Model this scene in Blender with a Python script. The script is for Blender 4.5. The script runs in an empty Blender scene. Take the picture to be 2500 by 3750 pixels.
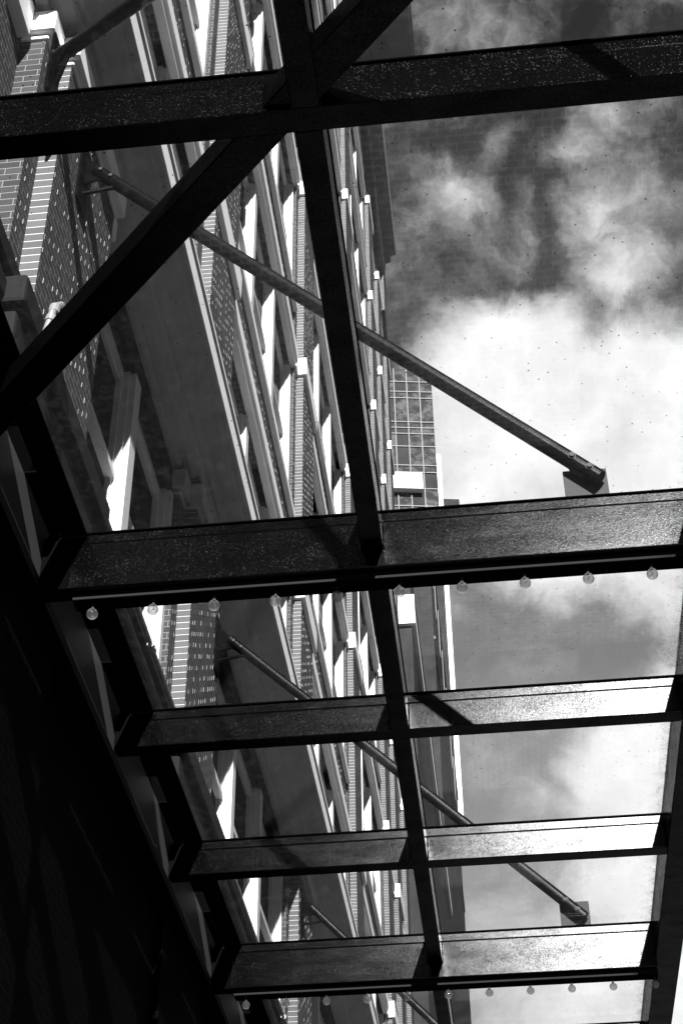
import bpy, math, random
from mathutils import Matrix, Vector

# ---------------------------------------------------------------- scene
S = bpy.context.scene
ROOT = S.collection
EYE = 1.6                                   # eye height; all z values below are written relative to the eye
FPX = 5793.03                               # focal length in pixels of the 2500 px wide photograph


def cam_axes(e=.6851757, r=.01150557, y=-.10065989):
    ce, se, cr, sr, cy, sy = math.cos(e), math.sin(e), math.cos(r), math.sin(r), math.cos(y), math.sin(y)
    fwd = Vector((sy * ce, cy * ce, se)); right = Vector((cy, -sy, 0)); down = fwd.cross(right)
    return right * cr + down * sr, -right * sr + down * cr, fwd


RX, RY, RZ = cam_axes()
cam = bpy.data.cameras.new('camera'); co = bpy.data.objects.new('camera', cam); ROOT.objects.link(co)
cam.sensor_fit = 'HORIZONTAL'; cam.sensor_width = 36; cam.lens = FPX / 2500 * 36
cam.clip_start = .05; cam.clip_end = 3000
m = Matrix((RX, -RY, -RZ)).transposed().to_4x4(); m.translation = Vector((0, 0, EYE)); co.matrix_world = m
S.camera = co

# ---------------------------------------------------------------- light
SUN = Vector((.185, -1, .515)).normalized()          # direction towards the sun
el = math.asin(SUN.z); az = math.atan2(SUN.x, SUN.y)
ld = bpy.data.lights.new('sun', 'SUN'); ld.energy = 5.; ld.angle = math.radians(.53); ld.color = (1, 1, 1)
lo = bpy.data.objects.new('sun', ld); ROOT.objects.link(lo)
lo.rotation_euler = SUN.to_track_quat('Z', 'Y').to_euler(); lo.location = (5, -20, 20)
S.view_settings.view_transform = 'Standard'; S.view_settings.look = 'None'
S.view_settings.exposure = 1.6; S.view_settings.gamma = 1
S.cycles.max_bounces = 10; S.cycles.transparent_max_bounces = 24; S.cycles.glossy_bounces = 4
S.cycles.caustics_reflective = False; S.cycles.caustics_refractive = False


class NT:
    """tiny helper around a node tree"""
    def __init__(s, t): s.t = t; s.n = t.nodes; s.l = t.links
    def node(s, typ, ins=None, **kw):
        n = s.n.new(typ)
        for k, v in kw.items(): setattr(n, k, v)
        for k, v in (ins or {}).items(): s.set(n.inputs[k], v)
        return n
    def set(s, sock, v):
        if isinstance(v, bpy.types.NodeSocket): s.l.new(v, sock)
        elif isinstance(v, bpy.types.Node): s.l.new(v.outputs[0], sock)
        else:
            if sock.type == 'RGBA' and not hasattr(v, '__len__'): v = (v, v, v, 1)
            sock.default_value = v
    def math(s, op, a, b=0., c=0., clamp=False):
        n = s.n.new('ShaderNodeMath'); n.operation = op; n.use_clamp = clamp
        s.set(n.inputs[0], a); s.set(n.inputs[1], b); s.set(n.inputs[2], c)
        return n.outputs[0]
    def vec(s, op, a, b=(0, 0, 0)):
        n = s.n.new('ShaderNodeVectorMath'); n.operation = op
        s.set(n.inputs[0], a); s.set(n.inputs[1], b)
        return n.outputs['Value'] if op in ('LENGTH', 'DISTANCE', 'DOT_PRODUCT') else n.outputs[0]
    def mix(s, f, a, b):
        n = s.n.new('ShaderNodeMix'); n.data_type = 'RGBA'
        s.set(n.inputs[0], f); s.set(n.inputs[6], a); s.set(n.inputs[7], b)
        return n.outputs[2]
    def noise(s, v, scale, detail=3, rough=.55, dist=0.):
        n = s.n.new('ShaderNodeTexNoise'); s.set(n.inputs['Vector'], v)
        n.inputs['Scale'].default_value = scale; n.inputs['Detail'].default_value = detail
        n.inputs['Roughness'].default_value = rough; n.inputs['Distortion'].default_value = dist
        return n
    def ramp(s, v, lo, hi, smooth=True):
        n = s.n.new('ShaderNodeMapRange'); n.interpolation_type = 'SMOOTHSTEP' if smooth else 'LINEAR'
        s.set(n.inputs[0], v); n.inputs[1].default_value = lo; n.inputs[2].default_value = hi
        return n.outputs[0]


# sky: Nishita turned to grey tones (the photograph is black and white) with clouds laid out by direction
W = bpy.data.worlds.new('World'); S.world = W; W.use_nodes = True
w = NT(W.node_tree); w.n.clear()
sky = w.node('ShaderNodeTexSky', sky_type='NISHITA', sun_disc=False, sun_elevation=el, sun_rotation=az)
bw = w.node('ShaderNodeSeparateColor', {0: sky})
beh = w.ramp(w.vec('DISTANCE', w.node('ShaderNodeTexCoord').outputs['Generated'], tuple(RZ)), .42, .7)
elev = w.node('ShaderNodeSeparateXYZ', {0: w.node('ShaderNodeTexCoord').outputs['Generated']}).outputs[2]
hz = w.math('ADD', .5, w.math('MULTIPLY', w.ramp(elev, .85, .3), 3.5))
clear = w.math('MULTIPLY', w.math('MINIMUM', bw.outputs[0], 1.2), w.math('MULTIPLY', hz, w.math('SUBTRACT', .48, w.math('MULTIPLY', beh, .38))))        # the red channel: a dark sky, as through a red filter
tc = w.node('ShaderNodeTexCoord').outputs['Generated']
wn = w.noise(tc, 11., 8, .62)
warp = w.vec('MULTIPLY', w.vec('SUBTRACT', wn.outputs['Color'], (.5, .5, .5)), (.07, .07, .07))
dirw = w.vec('ADD', tc, warp)


def pxdir(x, y):
    return (RX * (x - 1250) + RY * (y - 1875) + RZ * FPX).normalized()


CL = [(1930, 1500, 520, 1.5), (2300, 1560, 560, 1.5), (1700, 1340, 260, .85), (2060, 1230, 290, .8), (2500, 1900, 500, 1.3),
      (2050, 1800, 480, 1.5), (1700, 1720, 330, 1.3), (2270, 980, 280, .5), (2190, 720, 210, .42), (2130, 560, 190, .38), (2210, 400, 170, .3),
      (1640, 720, 230, .34), (1780, 560, 160, .3), (1930, 720, 110, .2), (1690, 60, 210, .18), (1580, 180, 130, .14), (1920, 850, 150, .24), (2420, 320, 150, .34),
      (2070, 60, 150, .16), (2480, 880, 150, .24), (2050, 2120, 150, .2), (1850, 2330, 150, .16), (2250, 2300, 160, .2),
      (2330, 2860, 400, .95), (2500, 2700, 300, .9), (1960, 2920, 150, .3), (2330, 3250, 380, .8), (1850, 3330, 170, .4),
      (2150, 3680, 620, .75), (2100, 3450, 300, .5)]
D = 0.
for x, y, r, a in CL:
    dd = w.vec('DISTANCE', dirw, tuple(pxdir(x, y)))
    v = w.math('MULTIPLY', w.math('SUBTRACT', 1., w.math('DIVIDE', dd, r / FPX), clamp=True), a)
    D = w.math('SMOOTH_MAX', D, v, .12) if not isinstance(D, float) else v
fb = w.noise(dirw, 21., 12, .62, .25)
far = w.ramp(w.noise(tc, 3.2, 6, .6).outputs[0], .5, .75)      # loose cloud over the rest of the sky
D = w.math('MAXIMUM', D, w.math('MULTIPLY', far, w.math('MULTIPLY', beh, .1)))
dens = w.math('ADD', D, w.math('MULTIPLY', w.math('SUBTRACT', fb.outputs[0], .5), .78))
alpha = w.ramp(dens, .02, .62)
cloudc = w.math('MULTIPLY', w.math('ADD', .5, w.math('MULTIPLY', w.noise(dirw, 17., 10, .6).outputs[0], 1.05)), 5.2)
skyc = w.math('ADD', w.math('MULTIPLY', clear, w.math('SUBTRACT', 1., alpha)), w.math('MULTIPLY', cloudc, alpha))
cc = w.node('ShaderNodeCombineColor', {0: skyc, 1: skyc, 2: skyc})
bg = w.node('ShaderNodeBackground', {0: cc, 1: .07})
w.node('ShaderNodeOutputWorld', {0: bg})

# ---------------------------------------------------------------- materials


def mat(name):
    mt = bpy.data.materials.new(name); mt.use_nodes = True
    t = NT(mt.node_tree); t.n.clear()
    return mt, t


def finish(t, col, rough=.6, spec=.5, bump=None, bstr=.3, bdist=.01, metal=0., coat=0.):
    b = t.node('ShaderNodeBsdfPrincipled', {'Base Color': col, 'Roughness': rough, 'Specular IOR Level': spec, 'Metallic': metal, 'Coat Weight': coat})
    if bump is not None:
        bn = t.node('ShaderNodeBump', {'Strength': bstr, 'Distance': bdist, 'Height': bump})
        t.l.new(bn.outputs[0], b.inputs['Normal'])
    o = t.node('ShaderNodeOutputMaterial', {0: b})
    return b


def m_brick(name, c1, c2, mortar, bw_, rh, msize=.011, rough=.75, bump=1., off=.5, spec=.1):
    mt, t = mat(name)
    uv = t.node('ShaderNodeTexCoord').outputs['UV']
    ob = t.node('ShaderNodeTexCoord').outputs['Object']
    br = t.node('ShaderNodeTexBrick', {'Vector': uv, 'Color1': c1, 'Color2': c2, 'Mortar': mortar, 'Scale': 1.,
                                      'Mortar Size': msize, 'Mortar Smooth': .35, 'Brick Width': bw_, 'Row Height': rh})
    br.offset = off; br.squash = 1.
    n1 = t.noise(ob, 90, 5).outputs[0]; n2 = t.noise(ob, 2.3, 4).outputs[0]
    v = t.math('ADD', .62, t.math('ADD', t.math('MULTIPLY', n1, .4), t.math('MULTIPLY', n2, .36)))
    col = t.mix(1., br.outputs[0], br.outputs[0])
    mul = t.node('ShaderNodeVectorMath', operation='SCALE'); t.set(mul.inputs[0], br.outputs[0]); t.set(mul.inputs['Scale'], v)
    h = t.math('ADD', t.math('SUBTRACT', 1., br.outputs['Fac']), t.math('MULTIPLY', n1, .25))
    finish(t, mul.outputs[0], rough, spec, h, bump, .022)
    return mt


def m_stone(name, c, rough=.75, amp=.3, scale=3., bump=.25):
    mt, t = mat(name)
    ob = t.node('ShaderNodeTexCoord').outputs['Object']
    a = t.noise(ob, scale, 6, .65).outputs[0]; f = t.noise(ob, 70, 4).outputs[0]
    st = t.noise(t.vec('MULTIPLY', ob, (6, 6, .5)), 1.2, 4).outputs[0]
    v = t.math('MULTIPLY', c, t.math('ADD', 1 - amp * .8, t.math('ADD', t.math('MULTIPLY', a, amp), t.math('MULTIPLY', st, amp * .6))))
    cc = t.node('ShaderNodeCombineColor', {0: v, 1: v, 2: v})
    finish(t, cc, rough, .05, t.math('ADD', f, t.math('MULTIPLY', a, 2.)), bump, .004)
    return mt


def m_steel(name, c=.0015, rough=.235, spec=.55, grain=1.):
    mt, t = mat(name)
    ob = t.node('ShaderNodeTexCoord').outputs['Object']
    fine = t.noise(ob, 120, 2, .8).outputs[0]; mid = t.noise(ob, 9, 4).outputs[0]
    big = t.noise(t.vec('MULTIPLY', ob, (1.1, 4, 5)), 1.6, 5, .6).outputs[0]
    bn = t.node('ShaderNodeBump', {'Strength': .7 * grain, 'Distance': .0007, 'Height': fine})
    df = t.node('ShaderNodeBsdfDiffuse', {'Color': c})
    gl = t.node('ShaderNodeBsdfAnisotropic', {'Color': 1., 'Roughness': t.math('ADD', rough - .03, t.math('MULTIPLY', big, .06)), 'Normal': bn.outputs[0]}, distribution='BECKMANN')
    g2 = t.node('ShaderNodeBsdfAnisotropic', {'Color': 1., 'Roughness': .5, 'Normal': bn.outputs[0]}, distribution='BECKMANN')
    vo = t.node('ShaderNodeTexVoronoi', {'Vector': ob, 'Scale': 125.})
    rnd = t.node('ShaderNodeSeparateColor', {0: vo.outputs['Color']}).outputs[0]
    rnd = t.math('ADD', rnd, t.math('MULTIPLY', t.math('SUBTRACT', t.math('ADD', big, mid), 1.), .8))
    fleck = t.math('MULTIPLY', t.ramp(rnd, .62, 1.1), t.math('LESS_THAN', vo.outputs['Distance'], .3))
    fr = t.node('ShaderNodeFresnel', {'IOR': 1.45})
    grit = t.ramp(t.noise(ob, 85, 2, .8).outputs[0], .34, .66)
    wear = t.ramp(t.noise(t.vec('MULTIPLY', ob, (1., 1.6, 2.2)), 3.2, 7, .68).outputs[0], .36, .6)
    gm = t.node('ShaderNodeMixShader', {0: t.math('MULTIPLY', fleck, .9 * grain, clamp=True), 1: gl, 2: g2})
    t.node('ShaderNodeOutputMaterial', {0: t.node('ShaderNodeMixShader', {0: t.math('MULTIPLY', t.math('MULTIPLY', fr, spec), t.math('ADD', .25, t.math('ADD', t.math('MULTIPLY', grit, .85), t.math('MULTIPLY', wear, .35)))), 1: df, 2: gm})})
    return mt


def m_plain(name, c, rough=.5, spec=.5, metal=0.):
    mt, t = mat(name)
    ob = t.node('ShaderNodeTexCoord').outputs['Object']
    f = t.noise(ob, 45, 4).outputs[0]
    v = t.math('MULTIPLY', c, t.math('ADD', .85, t.math('MULTIPLY', f, .3)))
    cc = t.node('ShaderNodeCombineColor', {0: v, 1: v, 2: v})
    finish(t, cc, rough, spec, f, .12, .002, metal)
    return mt


def m_pane(name, c=.004, rough=.03, mott=0., spec=.2):
    mt, t = mat(name)
    ob = t.node('ShaderNodeTexCoord').outputs['Object']
    f = t.noise(ob, .7, 2).outputs[0]
    if mott:
        g = t.noise(ob, .9, 6, .7).outputs[0]
        col = t.mix(t.ramp(g, .42, .62), c, c + mott)
    else: col = c
    finish(t, col, rough, spec, f, .25, .05)
    return mt


def m_window(name):
    mt, t = mat(name)
    ob = t.node('ShaderNodeTexCoord').outputs['Object']
    bn = t.node('ShaderNodeBump', {'Strength': .25, 'Distance': .05, 'Height': t.noise(ob, .8, 2).outputs[0]})
    df = t.node('ShaderNodeBsdfDiffuse', {'Color': .004})
    gl = t.node('ShaderNodeBsdfGlossy', {'Color': 1., 'Roughness': .05, 'Normal': bn.outputs[0]})
    t.node('ShaderNodeOutputMaterial', {0: t.node('ShaderNodeMixShader', {0: t.math('ADD', .03, t.math('MULTIPLY', t.noise(ob, 2, 4).outputs[0], .07)), 1: df, 2: gl})})
    return mt


def m_glass(name):
    """dirty thin roof glazing: clear glass with a dust film, rain marks and dark specks"""
    mt, t = mat(name)
    ob = t.node('ShaderNodeTexCoord').outputs['Object']
    bf = t.node('ShaderNodeNewGeometry').outputs['Backfacing']      # same reflectance from either side of the thin pane
    fr = t.node('ShaderNodeFresnel', {'IOR': t.math('ADD', 1.54, t.math('MULTIPLY', bf, 1 / 1.54 - 1.54))})
    tr = t.node('ShaderNodeBsdfTransparent', {0: (.95, .95, .95, 1)})
    gl = t.node('ShaderNodeBsdfGlossy', {'Color': 1., 'Roughness': .0})
    a = t.node('ShaderNodeMixShader', {0: t.math('MULTIPLY', fr, 1.), 1: tr, 2: gl})
    film_n = t.noise(ob, 14, 6, .75, .6).outputs[0]; film_b = t.noise(ob, 1.4, 4).outputs[0]
    film = t.math('ADD', .003, t.math('MULTIPLY', t.ramp(film_n, .45, .7), t.math('MULTIPLY', film_b, .014)))
    # dirt gathered along the outer edge of the glass
    sx = t.node('ShaderNodeSeparateXYZ', {0: ob})
    edge = t.ramp(t.math('ADD', sx.outputs[0], t.math('MULTIPLY', t.noise(ob, 9, 6, .7).outputs[0], .5)), 2.16, 2.44)
    film = t.math('ADD', film, t.math('MULTIPLY', edge, t.math('MULTIPLY', t.ramp(t.noise(ob, 60, 4, .7).outputs[0], .4, .6), .6)))
    tl = t.node('ShaderNodeBsdfTranslucent', {0: .75}); df = t.node('ShaderNodeBsdfDiffuse', {0: .12})
    dirt = t.node('ShaderNodeMixShader', {0: t.math('ADD', .25, t.math('MULTIPLY', edge, .6), clamp=True), 1: tl, 2: df})
    b = t.node('ShaderNodeMixShader', {0: film, 1: a, 2: dirt})
    vo = t.node('ShaderNodeTexVoronoi', {'Vector': ob, 'Scale': 19.})
    pick = t.ramp(t.node('ShaderNodeSeparateColor', {0: vo.outputs['Color']}).outputs[0], .7, .72)
    sz = t.math('ADD', .06, t.math('MULTIPLY', t.noise(ob, 3).outputs[0], .12))
    rag = t.math('MULTIPLY', t.noise(ob, 160, 3).outputs[0], .06)
    sp = t.math('MULTIPLY', t.math('LESS_THAN', t.math('ADD', vo.outputs['Distance'], rag), sz), pick)
    dk = t.node('ShaderNodeBsdfDiffuse', {0: .015})
    c = t.node('ShaderNodeMixShader', {0: t.math('MULTIPLY', sp, .85), 1: b, 2: dk})
    t.node('ShaderNodeOutputMaterial', {0: c})
    return mt


def m_bulb(name):
    mt, t = mat(name)
    lw = t.node('ShaderNodeLayerWeight', {0: .35})
    tr = t.node('ShaderNodeBsdfTransparent', {0: (.86, .86, .86, 1)})
    gl = t.node('ShaderNodeBsdfGlossy', {'Color': 1., 'Roughness': .04})
    ob = t.node('ShaderNodeTexCoord').outputs['Object']
    a = t.node('ShaderNodeMixShader', {0: t.math('ADD', .12, t.math('MULTIPLY', lw.outputs['Facing'], .6), clamp=True), 1: tr, 2: gl})
    di = t.node('ShaderNodeBsdfTranslucent', {0: .8})
    b = t.node('ShaderNodeMixShader', {0: t.math('ADD', .16, t.math('MULTIPLY', t.noise(ob, 30, 4).outputs[0], .3)), 1: a, 2: di})
    t.node('ShaderNodeOutputMaterial', {0: b})
    return mt


M = dict(
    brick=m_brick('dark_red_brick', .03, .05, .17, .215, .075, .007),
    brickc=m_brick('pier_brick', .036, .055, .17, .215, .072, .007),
    lit_header=m_brick('sunlit_header_brick', .085, .115, .42, .158, .078, .0075, off=0.),  # lit copy of the pier brick, paler on the sun-facing strips
    shade_brick=m_brick('shaded_brick', .001, .0015, .003, .215, .072, .011, spec=.02),  # near-black copy of the brick; shade is put into its colour
    lime=m_stone('white_limestone', .84, .7, .22),
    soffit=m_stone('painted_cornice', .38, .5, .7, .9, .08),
    dstone=m_stone('dark_stone', .013, .7, .5, 5.),
    paint=m_stone('white_window_paint', .6, .45, .1, 3., .05),
    steel=m_steel('black_painted_steel'),
    steelr=m_steel('black_pipe_steel', .003, .4, .3, .6),
    matte=m_plain('matt_black', .0015, .9, .02),
    ledge=m_plain('grey_channel_paint', .045, .6, .1),
    galv=m_plain('galvanised_plate', .05, .7, .1),
    bolt=m_plain('bolt_steel', .03, .55, .2),
    rail=m_plain('light_rail', .02, .7, .05),
    pane=m_window('window_pane'), panel=m_pane('grey_glazing', .025, .12, .06), mott=m_stone('mottled_cladding', .028, .7, 1.3, .9),
    glass=m_glass('canopy_glass'), bulb=m_bulb('bulb_glass'),
    pave=m_brick('brick_paving', .04, .05, .13, .22, .11, .012, .8, .3), road=m_stone('street', .04, .85, .3, .3),
    mortar=m_stone('pale_mortar', .35, .8, .2),
    mull=m_stone('pale_mullions', .22, .7, .3, .3),
    grey=m_stone('grey_render', .2, .8, .3, .5), pipe=m_plain('conduit_metal', .4, .3, .5, .5),
)

# ---------------------------------------------------------------- mesh helpers


class MB:
    def __init__(s): s.v = []; s.f = []; s.uv = []; s.mi = []
    def quad(s, p, uv=None, mi=0):
        b = len(s.v); s.v += [tuple(q) for q in p]; s.f.append(tuple(range(b, b + len(p)))); s.mi.append(mi)
        if uv is None:
            a = Vector(p[1]) - Vector(p[0]); n = a.cross(Vector(p[2]) - Vector(p[1]))
            if n.length < 1e-12: n = Vector((0, 0, 1))
            n.normalize(); ax = [abs(c) for c in n]
            if ax[2] > .8: uv = [(q[0], q[1]) for q in p]
            elif ax[0] > ax[1]: uv = [(q[1], q[2]) for q in p]
            else: uv = [(q[0], q[2]) for q in p]
        s.uv += uv
    def box(s, x0, x1, y0, y1, z0, z1, skip='', fm=0, am=0):
        A = (x0, y0, z0); B = (x1, y0, z0); C = (x1, y1, z0); D_ = (x0, y1, z0)
        E_ = (x0, y0, z1); F_ = (x1, y0, z1); G = (x1, y1, z1); H = (x0, y1, z1)
        for k, q in dict(b=(D_, C, B, A), t=(E_, F_, G, H), f=(A, B, F_, E_), r=(B, C, G, F_), k=(C, D_, H, G), l=(D_, A, E_, H)).items():
            if k in skip: continue
            if k == 'f' and fm: s.quad(q, [(p[0] - x0 + .006, p[2]) for p in q], fm)
            else: s.quad(q, None, am)
        return s
    def extr_y(s, prof, y0, y1):
        """closed profile in (x,z), extruded along y"""
        n = len(prof)
        for i in range(n):
            a, b = prof[i], prof[(i + 1) % n]
            s.quad([(a[0], y0, a[1]), (b[0], y0, b[1]), (b[0], y1, b[1]), (a[0], y1, a[1])])
        s.quad([(p[0], y0, p[1]) for p in reversed(prof)]); s.quad([(p[0], y1, p[1]) for p in prof])
        return s
    def tube(s, path, r, n=14, cap=True):
        path = [Vector(p) for p in path]; rings = []
        prev = None
        for i, p in enumerate(path):
            d = (path[min(i + 1, len(path) - 1)] - path[max(i - 1, 0)]).normalized()
            ref = Vector((0, 0, 1)) if abs(d.z) < .9 else Vector((1, 0, 0))
            a = d.cross(ref).normalized() if prev is None else (prev - d * prev.dot(d)).normalized()
            prev = a; b = d.cross(a)
            rr = r[i] if hasattr(r, '__len__') else r
            rings.append([p + (a * math.cos(t) + b * math.sin(t)) * rr for t in [2 * math.pi * k / n for k in range(n)]])
        for i in range(len(rings) - 1):
            for k in range(n):
                s.quad([rings[i][k], rings[i][(k + 1) % n], rings[i + 1][(k + 1) % n], rings[i + 1][k]])
        if cap: s.quad(list(reversed(rings[0]))); s.quad(rings[-1])
        return s
    def ball(s, c, r, n=16, k=10, sx=1.):
        c = Vector(c)
        def P(i, j):
            th = math.pi * j / k; ph = 2 * math.pi * i / n
            return c + Vector((math.sin(th) * math.cos(ph), math.sin(th) * math.sin(ph), math.cos(th) * sx)) * r
        for j in range(k):
            for i in range(n):
                q = [P(i, j), P(i, j + 1), P(i + 1, j + 1), P(i + 1, j)]
                if j == 0: q = [q[0], q[1], q[2]]
                elif j == k - 1: q = [q[0], q[1], q[3]]
                s.quad(q)
        return s
    def build(s, name, m_, parent=None, smooth=False, bevel=0., weld=False, origin=None):
        o0 = Vector(origin) if origin is not None else (world_of(parent) if parent else Vector((0, 0, 0)))
        me = bpy.data.meshes.new(name)
        me.from_pydata([(v[0] - o0.x, v[1] - o0.y, v[2] + EYE - o0.z) for v in s.v], [], s.f)
        uvl = me.uv_layers.new(name='UVMap')
        for i, u in enumerate(s.uv): uvl.data[i].uv = u
        for k in (m_ if isinstance(m_, (list, tuple)) else [m_]): me.materials.append(M[k] if isinstance(k, str) else k)
        for p, k in zip(me.polygons, s.mi): p.material_index = k
        import bmesh
        bm = bmesh.new(); bm.from_mesh(me)
        bmesh.ops.remove_doubles(bm, verts=bm.verts, dist=1e-5)
        bmesh.ops.recalc_face_normals(bm, faces=bm.faces)
        bm.to_mesh(me); bm.free()
        if smooth:
            for p in me.polygons: p.use_smooth = True
        o = bpy.data.objects.new(name, me); ROOT.objects.link(o)
        if bevel:
            b = o.modifiers.new('edge', 'BEVEL'); b.width = bevel; b.segments = 2; b.limit_method = 'ANGLE'
        if parent is not None:
            o.parent = parent; o.location = o0 - world_of(parent)
        elif origin is not None: o.location = o0
        WORLD[o.name] = o0
        return o


WORLD = {}


def world_of(o): return WORLD[o.name]


def tag(o, label, cat, group=None, kind=None):
    if label: o['label'] = label
    if cat: o['category'] = cat
    if group: o['group'] = group
    if kind: o['kind'] = kind
    return o


def empty(name, loc, label, cat, group=None):
    o = bpy.data.objects.new(name, None); o.empty_display_size = .2
    L = Vector((loc[0], loc[1], loc[2] + EYE)); o.location = L
    ROOT.objects.link(o); WORLD[o.name] = L
    return tag(o, label, cat, group)


def dup(o, parent, delta=(0, 0, 0)):
    c = o.copy(); ROOT.objects.link(c); c.parent = parent; c.location = o.location + Vector(delta)
    for ch in [k for k in bpy.data.objects if k.parent == o]: dup(ch, c)
    return c


# ---------------------------------------------------------------- ground
g = MB().box(-700, 700, -700, 900, -1.9, -1.64).build('street', 'road'); g['kind'] = 'structure'
g = MB().box(-3.6, 9., -60, 160, -1.72, -1.6).build('pavement', 'pave'); g['kind'] = 'structure'

# ---------------------------------------------------------------- brick building
XM, XS, XW, XG = -2.95, -3.095, -3.13, -3.36      # pier front, pier shoulder, spandrel face, glass line
PW = 1.6                                          # width of the pier front
PIERS = [-19.5, -10.5, -1.4, 7.5, 13.3, 22.1, 31.6, 41.2, 45.3]
YEND = 51.4
BANDS = [16.25, 21.65, 27.1, 32.7, 38.4, 44.1, 49.7]
TOP = 56.2
B = empty('brick_building', (-6, 15, -1.6), 'tall brick building with projecting piers, white window frames and white stone bands', 'building')
MB().box(-16, XG - .02, -24, YEND, -1.6, TOP).build('wall', 'brick', B)
for i, y in enumerate(PIERS + [YEND - 1.6]):
    pb = MB()
    lo_, hi_ = 8.0, (TOP if i > 0 else TOP)
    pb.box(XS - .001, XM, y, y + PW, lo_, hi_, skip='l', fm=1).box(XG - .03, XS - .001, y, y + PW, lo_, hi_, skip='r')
    pb.box(XG - .03, XS, y - .27, y, lo_, hi_)
    if y + PW + .27 < YEND: pb.box(XG - .03, XS, y + PW, y + PW + .27, lo_, hi_)
    # proud head joints of mortar that catch the raking sun
    if y in (7.5, 13.3, 22.1):
        random.seed(int(y)); pt = pb
        for row in range(int(8.0 / .072) + 1, int((12 if y == 7.5 else 11.4 if y == 13.3 else 26) / .072)):
            off = 0. if row % 2 else .1075
            for (xf, ya, yb) in ((XM, y + .02, y + PW - .03), (XS, y - .25, y - .02)):
                k = math.ceil((ya + off) / .215)
                while k * .215 - off < yb:
                    yy = k * .215 - off; k += 1
                    if random.random() < .45: continue
                    a_, d_ = random.uniform(.0012, .0035), random.uniform(-.003, .003)
                    pt.box(xf - .001, xf + a_, yy - .004 + d_, yy + .004 + d_, row * .072 + .006, row * .072 + random.uniform(.05, .066), skip='l', am=2)
        if y == 13.3:
            for row in range(int(12.6 / .072), int(30 / .072)):
                off = 0. if row % 2 else .1075
                k = math.ceil((y + .02 + off) / .215)
                while k * .215 - off < y + PW - .03:
                    yy = k * .215 - off; k += 1
                    if random.random() < .45: continue
                    pt.box(XM - .001, XM + random.uniform(.0012, .003), yy - .004, yy + .004, row * .072 + .006, row * .072 + .062, skip='l', am=2)
    p = pb.build('pier', ['brickc', 'lit_header', 'mortar'], B)
    # capital under the first cornice: block with splayed neck
    cb = MB()
    for (x1, ya, yb) in ((XM, y, y + PW), (XS, y - .27, y), (XS, y + PW, y + PW + .27)):
        e = .05
        cb.box(XG - .01, x1 + e * .5, ya - e * .5, yb + e * .5, 11.12, 11.17)
        cb.box(XG - .01, x1 + e * 1.6, ya - e * 1.6, yb + e * 1.6, 11.17, 11.43)
    if y == 7.5: cb.box(XG - .01, -3.2, 6.75, 7.14, 11.05, 11.6)
    cb.build('capital', 'lime' if abs(y - 7.5) < .1 else 'soffit', p, bevel=.015)  # farther capitals take a darker colour for their shade; sunlit nearest one white
    # stone base block of each pier
    bb = MB().box(XG, XM + .1, y - .5, y + PW + .3, 6.95, 7.7).box(XG, XM + .16, y - .56, y + PW + .36, 7.72, 7.98)
    bb.build('base_block', 'dstone', p, bevel=.03)
# base course under the first windows
MB().box(XG, -2.99, -24, YEND, 6.95, 7.72).box(XG, -2.93, -24, YEND, 7.75, 7.93).box(XG, -3.02, -24, YEND, 7.93, 8.12).build('base_course', 'dstone', B, bevel=.02)
MB().box(XG, -2.97, -24, YEND, 8.16, 8.34).build('sill', 'dstone', B, bevel=.02)
# wall under the canopy: piers and shop front, deep shade put into the brick colour
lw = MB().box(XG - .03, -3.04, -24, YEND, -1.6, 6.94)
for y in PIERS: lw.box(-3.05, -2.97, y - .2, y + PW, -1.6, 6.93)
lw.build('lower_wall', 'shade_brick', B)
# first cornice: moulded soffit in shade with a bright fascia
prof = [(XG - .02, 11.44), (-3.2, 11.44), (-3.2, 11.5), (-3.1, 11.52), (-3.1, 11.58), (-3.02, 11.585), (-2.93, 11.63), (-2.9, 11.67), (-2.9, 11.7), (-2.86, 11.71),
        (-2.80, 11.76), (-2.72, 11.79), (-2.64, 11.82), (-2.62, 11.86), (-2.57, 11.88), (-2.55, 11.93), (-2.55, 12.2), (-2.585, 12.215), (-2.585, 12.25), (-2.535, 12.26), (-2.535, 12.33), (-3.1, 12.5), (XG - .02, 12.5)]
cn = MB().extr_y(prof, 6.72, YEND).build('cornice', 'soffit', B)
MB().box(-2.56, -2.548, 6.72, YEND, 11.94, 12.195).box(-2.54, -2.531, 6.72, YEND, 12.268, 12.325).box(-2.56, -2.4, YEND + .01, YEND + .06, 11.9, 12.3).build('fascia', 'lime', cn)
# window heads below the cornice
MB().box(XG, XW - .04, 7.3, YEND, 11.1, 11.43).build('lintel', 'dstone', B)

bays = []
ys = PIERS + [YEND - 1.6]
for a, b in zip(ys, ys[1:]):
    bays.append((a + PW + .27, b - .27))


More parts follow.
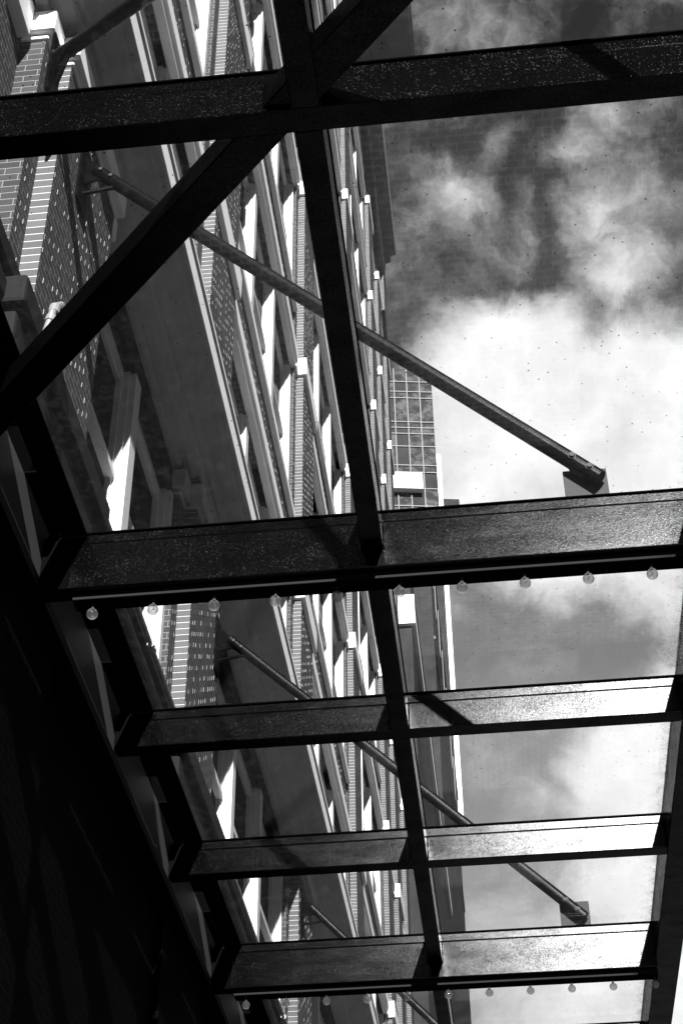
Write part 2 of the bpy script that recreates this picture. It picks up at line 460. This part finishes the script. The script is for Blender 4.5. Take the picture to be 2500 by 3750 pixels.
def window(width, z0, z1, parent, y, mull=.11):
    """white sash window; origin at its lower near corner"""
    o = (XG, y, z0 + EYE)
    f = MB()
    xo, xi = XG - .005, XG + .2
    for ya, yb in ((y, y + mull), (y + width - mull, y + width)):
        f.box(xo, xi, ya, yb, z0, z1)
        s = 1 if ya == y else -1
        e0, e1 = (yb, yb + .035) if s > 0 else (ya - .035, ya)
        f.box(xo, xi - .06, e0, e1, z0, z1)
        e0, e1 = (yb + .035, yb + .065) if s > 0 else (ya - .065, ya - .035)
        f.box(xo, xi - .13, e0, e1, z0, z1)
    f.box(xo, xi - .12, y + mull, y + width - mull, z1 - .1, z1)
    f.box(xo, xi - .15, y + mull, y + width - mull, z1 - .16, z1 - .1)
    f.box(xo, xi + .02, y + mull, y + width - mull, z0, z0 + .08)
    zm = z0 + (z1 - z0) * .5
    f.box(xo, xi - .1, y + mull + .065, y + width - mull - .065, zm - .04, zm + .04)
    f.box(xo, xi - .14, y + mull + .065, y + width - mull - .065, zm + .04, zm + .07)
    fr = f.build('window', 'paint', parent, origin=o)
    MB().box(XG - .02, XG + .012, y + .02, y + width - .02, z0 + .02, z1 - .02).build('pane', 'pane', fr, origin=o)
    return fr


def split(a, b):
    n = max(1, round((b - a) / 2.15)); w_ = (b - a) / n
    return [(a + i * w_, w_) for i in range(n)]


protos = {}


def put_window(y, wd, z0, z1):
    key = (round(wd, 3), round(z1 - z0, 3))
    if key not in protos: protos[key] = (window(wd, z0, z1, B, y), y, z0)
    else:
        p, py, pz = protos[key]; dup(p, B, (0, y - py, z0 - pz))


for bi, (a, b) in enumerate(bays):
    if b < 8:
        if b > 1: MB().box(XG - .01, XG + .06, a, b, 8.12, 12.5).build('spandrel', 'brick', B)
        continue
    if b - a < .5: continue
    for yy, wd in split(a, b): put_window(yy, wd, 8.35, 11.1)
    prev_top = 12.5
    for li, bz in enumerate(BANDS + [TOP - .9]):
        sill = prev_top + (.0 if li == 0 else 1.15)
        if li > 0:
            sp = MB().box(XG - .01, XW, a, b, prev_top, sill + .0)
            if a < 24 and li <= 3:
                random.seed(li)
                for row in range(int(prev_top / .075) + 1, int(sill / .075)):
                    k = math.ceil((a + .05) / .215)
                    while k * .215 < b - .05:
                        yy = k * .215 - (.1075 if row % 2 else 0); k += 1
                        if yy > a + .02 and random.random() < .5: sp.box(XW - .001, XW + random.uniform(.0012, .003), yy - .004, yy + .004, row * .075 + .008, row * .075 + .064, skip='l', am=1)
            sp.build('spandrel', ['brick', 'mortar'], B)
            MB().box(XG - .01, XW + .09, a + .002, b - .002, sill, sill + .16).build('window_sill', 'lime', B)
        top = bz - .02
        for yy, wd in split(a, b): put_window(yy, wd, sill + (.16 if li else 0), top)
        prev_top = bz + .42
for bz in BANDS:
    s = MB()
    for (a, b) in bays: s.box(XW - .05, XW + .07, a, b, bz, bz + .14); s.box(XW - .05, XW + .11, a, b, bz + .14, bz + .42)
    for y in PIERS + [YEND - 1.6]:
        s.box(XG - .01, XM + .07, y - .07, y + PW + .07, bz, bz + .45)
        s.box(XG - .01, XS + .05, y - .32, y - .07, bz, bz + .43)
    s.build('stone_band', 'lime', B, bevel=.012)
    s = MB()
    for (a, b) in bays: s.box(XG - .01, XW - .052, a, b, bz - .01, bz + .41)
    s.build('brick_lintel', 'shade_brick', B)  # shade beneath the stone band is put into this near-black colour
# crowning cornices
MB().extr_y([(XG, TOP - .9), (XM + .1, TOP - .85), (XM + .15, TOP - .5), (-2.5, TOP - .3), (-2.45, TOP), (-1.7, TOP + .15), (-.75, TOP + .25), (-.72, TOP + .5), (-.66, TOP + .55), (-.66, TOP + .9), (XG, TOP + 1.)], -24, 41.0).build('crown_cornice', 'grey', B)
MB().extr_y([(XG, TOP - 1.2), (XM + .05, TOP - 1.1), (XM + .1, TOP - .1), (-2.62, TOP), (-2.6, TOP + .35), (-2.36, TOP + .5), (-2.32, TOP + 1.1), (XG, TOP + 1.2)], 41.01, 50.2).build('crown_cornice', 'grey', B)

# conduit on the base course
c = MB()
c.tube([(-2.86, y, 7.98) for y in (8.2, 12, 16, 22, 30, 40)], .022, 10)
for y in (10.5, 10.56, 11.35, 11.42, 14.2, 15.9, 18.2, 20.): c.tube([(-2.86, y, 7.98), (-2.86, y + .05, 7.98)], .034, 10)
hook = [(-2.86, 8.2, 7.98), (-2.80, 7.85, 7.98), (-2.72, 7.62, 8.02), (-2.70, 7.50, 8.14), (-2.70, 7.40, 8.14), (-2.70, 7.30, 8.02), (-2.70, 7.25, 7.9), (-2.71, 7.22, 7.7), (-2.71, 7.2, 7.45), (-2.73, 7.2, 7.0)]
c.tube(hook, .026, 12); c.tube([(-2.701, 7.29, 8.0), (-2.70, 7.27, 7.92)], .038, 12); c.tube([(-2.70, 7.25, 7.86), (-2.705, 7.24, 7.8)], .038, 12)
tag(c.build('conduit', 'pipe', smooth=False), 'thin metal conduit looping over the stone block at the nearest pier', 'conduit')

# ---------------------------------------------------------------- buildings beyond
A = empty('dark_building', (-4, 80, -1.6), 'dark mottled building with a pale ledge just beyond the brick building', 'building')
MB().box(-16, -2.45, 49.9 + 1.6, 79, -1.6, 40.5).build('wall', 'mott', A)
MB().box(-2.5, -2.3, 51.4, 79, 36.5, 37.).box(-3.1, -2.3, 51.3, 51.5, 36.2, 37.6).build('ledge', 'lime', A)
MB().box(-16, -2.45, 79.01, 117.5, -1.6, 64.6).build('tower_wall', 'mott', A)
rl = MB().box(-2.5, -2.36, 79, 117.5, 64.6, 64.95)
for y in (82, 85.5, 90, 95, 100, 105, 110): rl.box(-2.47, -2.40, y, y + .3, 60.5, 64.6)
rl.box(-2.46, -2.42, 79, 117.5, 60.2, 60.5); rl.build('coping', 'grey', A)
MB().box(-2.46, -2.38, 79.2, 117.5, 54.6, 54.8).build('string_course', 'grey', A)
T = empty('glazed_tower', (-5, 118, -1.6), 'distant tower with a grid of square panes and a bright white corner strip', 'building')
ca, sa = math.cos(math.radians(9)), math.sin(math.radians(9))


def tw(x, y, z):      # tower local (along the face, depth, z) to world
    return (-2.5 + x * ca - y * sa, 118.5 + x * sa + y * ca, z)


def tbox(mb, x0, x1, y0, y1, z0, z1):
    P = [tw(x, y, z) for z in (z0, z1) for (x, y) in ((x0, y0), (x1, y0), (x1, y1), (x0, y1))]
    for q in ((3, 2, 1, 0), (4, 5, 6, 7), (0, 1, 5, 4), (1, 2, 6, 5), (2, 3, 7, 6), (3, 0, 4, 7)): mb.quad([P[k] for k in q])


t_ = MB(); tbox(t_, -9, 0, 0, 12, -1.6, 115.5); t_.build('wall', 'mott', T)
rows = [115.4, 113.6, 112.2, 111.3, 108., 107.2, 106.4, 104.7, 102.2, 101.3, 99.2, 97., 94.6]
cols = [-9, -6.55, -5.3, -3.98, -2.66, -1.35, 0.]
cols = [-9, -7.9, -6.5, -5.1, -3.9, -2.6, -1.3, 0.]
random.seed(4)
for i in range(len(rows) - 1):
    for j in range(len(cols) - 1):
        q = MB(); tbox(q, cols[j] + .07, cols[j + 1] - .07, -.05, .0, rows[i + 1] + .07, rows[i] - .07)
        if rows[i] - rows[i + 1] > .3: q.build('window', ['panel', 'panel', 'mott'][random.randrange(3)], T)
q = MB()
for r in rows[1:]: tbox(q, -9, .0, -.16, -.06, r - .05, r + .05)
for cx in cols[1:-1]: tbox(q, cx - .05, cx + .05, -.2, -.1, 94.6, 115.4)
q.build('mullions', 'mull', T)
q = MB(); tbox(q, .0, .42, -.3, .3, 62, 103.6); q.build('corner_strip', 'lime', T)
q = MB(); tbox(q, -4.6, -1.55, -.9, -.2, 98.6, 100.6); q.build('balcony', 'lime', T)
q = MB(); tbox(q, .42, 2., -.1, .5, 97.2, 98.0); q.build('bracket', 'mott', T)

# ---------------------------------------------------------------- canopy
ZB, ZC, ZG = 6.3, 6.535, 6.63          # underside, crease, underside of the glass
C = empty('steel_canopy', (-.6, 9, 6.3), 'black painted steel canopy frame with dirty glass panes hung from the brick building', 'canopy')
BE = [(4.605, ZB), (8.09, 6.17), (10.32, ZB), (12.5, ZB), (14.69, 6.17), (17.25, ZB), (19.4, ZB), (2.35, ZB), (21.3, 6.17)]
XL, XR = -2.82, 1.5
for y, zb in BE:
    mb = MB()
    mb.box(XL, XR, y, y + .14, zb, ZC)
    mb.box(XL, XR, y + .006, y + .134, ZC + .002, ZG - .012)
    mb.build('cross_beam', 'steel', C, bevel=.009)
    MB().box(XL + .02, XR, y - .006, y + .146, ZG - .0115, ZG - .001).build('glazing_strip', 'matte', C)
    MB().box(XL, XL + .2, y - .01, y - .0005, zb - .005, ZC + .04).build('end_plate', 'matte', C)
by = sorted(b[0] for b in BE)
# centre beam in lengths between the cross beams
for a, b in zip(by, by[1:]):
    MB().box(-.687, -.548, a + .141, b - .001, ZB, ZC).box(-.68, -.555, a + .141, b - .001, ZC + .002, ZG - .012).build('centre_beam', 'steel', C, bevel=.005)
    MB().box(-.69, -.545, a + .147, b - .007, ZG - .0115, ZG - .001).build('glazing_strip', 'matte', C)
MB().box(1.501, 1.745, 2.3, 24, ZB, ZG + .05).build('edge_beam', 'steel', C, bevel=.006)
MB().box(-2.87, -2.83, 2.3, 24, ZB, 6.72).build('wall_channel', 'ledge', C)
MB().box(-2.93, -2.835, 2.3, 24, 6.725, 7.4).box(-3.0, -2.88, 2.3, 24, 6.26, 6.3).build('upstand', 'matte', C)
sh = MB()  # shelf added to shade the channel; its gaps let sun patches through
for a, b in zip(by, by[1:]):
    sh.box(-2.834, -2.68, a - .55, b - 1.0, 6.722, 6.735)
    sh.box(-2.7, -2.53, a + .15, b - .01, 6.6, 6.617)
sh.build('shade_shelf', 'matte', C)
for y, zb in BE:
    wb = MB(); random.seed(int(y * 10))
    for x in (-.69, -.545):
        P = [(x + random.uniform(-.003, .003), y - .003, ZB + .01 + k * .011) for k in range(21)]
        wb.tube(P, [random.uniform(.003, .0085) for _ in P], 6)
    wb.build('weld_bead', 'steelr', C)
# diagonal brace under the cross beams
d1 = MB()
n_ = Vector((1, 1, 0)).normalized(); t2 = Vector((1, -1, 0)).normalized()


def seg(p0, p1, wd, z0, z1, mb):
    P = []
    for z in (z0, z1):
        for p, s in ((p0, -1), (p1, -1), (p1, 1), (p0, 1)):
            q = Vector((p[0], p[1], 0)) + n_ * wd / 2 * s; P.append((q.x, q.y, z))
    for q in ((3, 2, 1, 0), (4, 5, 6, 7), (0, 1, 5, 4), (1, 2, 6, 5), (2, 3, 7, 6), (3, 0, 4, 7)): mb.quad([P[k] for k in q])


seg((-2.83, 6.74), (1.45, 2.46), .187, ZB + .03, ZB + .2, d1)
d1.build('diagonal_brace', 'steel', C, bevel=.006)
# glass panes
for a, b in zip(by, by[1:]):
    for x0, x1 in ((-2.69, -.62), (-.612, 1.52)):
        MB().box(x0, x1, a + .072, b + .068, ZG, ZG + .012).build('glass_pane', 'glass', C)

# ---------------------------------------------------------------- tie rods


def rod(p0, p1, label, plate=True, ang=0.):
    p0 = Vector(p0); p1 = Vector(p1); d = (p1 - p0).normalized()
    t = empty('tie_rod', p0, label, 'tie rod', 'tubular tie rods holding the canopy')
    n = Vector((-d.y, d.x, 0)).normalized()
    if abs(d.y) < .05: n = Vector((0, -1, 0))
    MB().tube([p0 + d * .1, p1], .057, 24).build('rod', 'steelr', t, smooth=False)
    # wall bracket: back plate, fin and stay
    wb = MB()
    wb.box(-2.95, -2.925, p0.y - .12, p0.y + .12, p0.z - .5, p0.z + .22)
    wb.build('wall_bracket', 'matte', t, bevel=.004)
    fin = MB()
    for s in (-1, 1):
        o = n * .012 * s
        fin.quad([Vector((-2.93, p0.y, p0.z + .12)) + o, Vector((-2.93, p0.y, p0.z - .22)) + o, p0 + d * .12 - Vector((0, 0, .1)) + o, p0 + d * .42 + o, p0 + d * .3 + Vector((0, 0, .06)) + o])
    fin.build('bracket_fin', 'matte', t)
    st = MB().tube([Vector((-2.93, p0.y, p0.z - (.46 if not plate else .34))), p0 + d * .36 - Vector((0, 0, .04))], .02, 8)
    st.build('stay', 'steelr', t)
    bl = MB()
    for k in (.17, .3):
        c0 = p0 + d * k; bl.tube([c0 - n * .07, c0 + n * .07], .018, 6)
    bl.build('bolt', 'bolt', t)
    if plate:
        x = p1.x; y = p1.y
        pl = MB().box(x - .235, x + .055, y + .064, y + .079, ZG + .014, ZG + .31)
        pl.build('gusset_plate', 'galv', t, bevel=.004)
        bl = MB()
        for k in (.09, .24):
            c0 = p1 - d * k; bl.tube([c0 + Vector((0, -.075, 0)), c0 + Vector((0, .09, 0))], .02, 6)
            bl.tube([c0 + Vector((0, -.06, 0)), c0 + Vector((0, -.05, 0))], .028, 12)
        bl.build('bolt', 'bolt', t)
    else:
        MB().box(p1.x - .1, p1.x + .1, p1.y - .1, p1.y + .1, ZG + .014, ZG + .12).build('gusset_plate', 'galv', t)
    return t


rod((-2.9, 8.13, 10.6), (.905, 8.13, 6.80), 'long tubular tie rod crossing the middle of the photo from near pier to canopy')
rod((-2.86, 14.76, 10.42), (.87, 14.76, 6.74), 'second tubular tie rod, ending in a bright plate near the lower right')
rod((-2.86, 22.4, 10.7), (.85, 22.4, 6.76), 'farthest short-looking tie rod showing at the bottom edge of the photo')
rod((-2.97, 7.12, 10.65), (1.45, 2.7, 6.95), 'thick tie rod running up to the top edge beside the nearest pier', plate=False)

# ---------------------------------------------------------------- light bars with globe bulbs


def light_bar(yw, zb, x0, x1, xs, label):
    y0 = yw + .062
    t = empty('light_bar', (x0, y0, zb), label, 'string lights', 'light bars under the cross beams')
    MB().box(x0, x1, y0, y0 + .1, zb - .045, zb - .001).build('rail', 'rail', t)
    MB().box(x0, x1, y0 - .0005, y0 + .125, zb - .052, zb - .0455).build('rail_cover', 'matte', t)
    first = None
    for x in xs:
        if first is None:
            c = (x, y0 + .06, zb - .052 - .075)
            first = MB().ball(c, .0375, 20, 12).build('bulb', 'bulb', t, smooth=True, origin=(c[0], c[1], c[2] + EYE))
            MB().tube([(c[0], c[1], c[2] + .034), (c[0], c[1], c[2] + .09)], [.011, .013], 10).build('socket', 'bolt', first, origin=(c[0], c[1], c[2] + EYE))
            MB().tube([(c[0], c[1], c[2] + .03), (c[0] + .006, c[1], c[2] + .005), (c[0] - .006, c[1], c[2] - .01)], [.004, .003, .002], 6).build('filament', 'bolt', first, origin=(c[0], c[1], c[2] + EYE))
            fx = x
        else: dup(first, t, (x - fx, 0, 0))
    return t


light_bar(8.09, 6.17, -2.6, 1.5, [-2.475 + .403 * k for k in range(10)], 'nearer light bar with ten clear globe bulbs under the wide beam across the middle')
light_bar(14.69, 6.17, -2.6, 1.5, [-2.487 + .395 * k for k in range(11)], 'farther light bar with small globe bulbs along the lowest beam')

# wall lamps in the shade under the canopy
lf = empty('wall_lantern', (-2.97, 13.7, 5.0), 'small dark wall lantern in the deep shade under the canopy at lower left', 'wall lamp')
MB().box(-2.97, -2.93, 13.62, 13.78, 4.9, 5.2).tube([(-2.95, 13.7, 5.15), (-2.85, 13.7, 5.22), (-2.78, 13.7, 5.2)], .012, 8).build('arm', 'matte', lf)
MB().box(-2.86, -2.7, 13.62, 13.78, 4.85, 5.1).box(-2.89, -2.67, 13.59, 13.81, 5.1, 5.14).build('lantern', 'steelr', lf, bevel=.01)
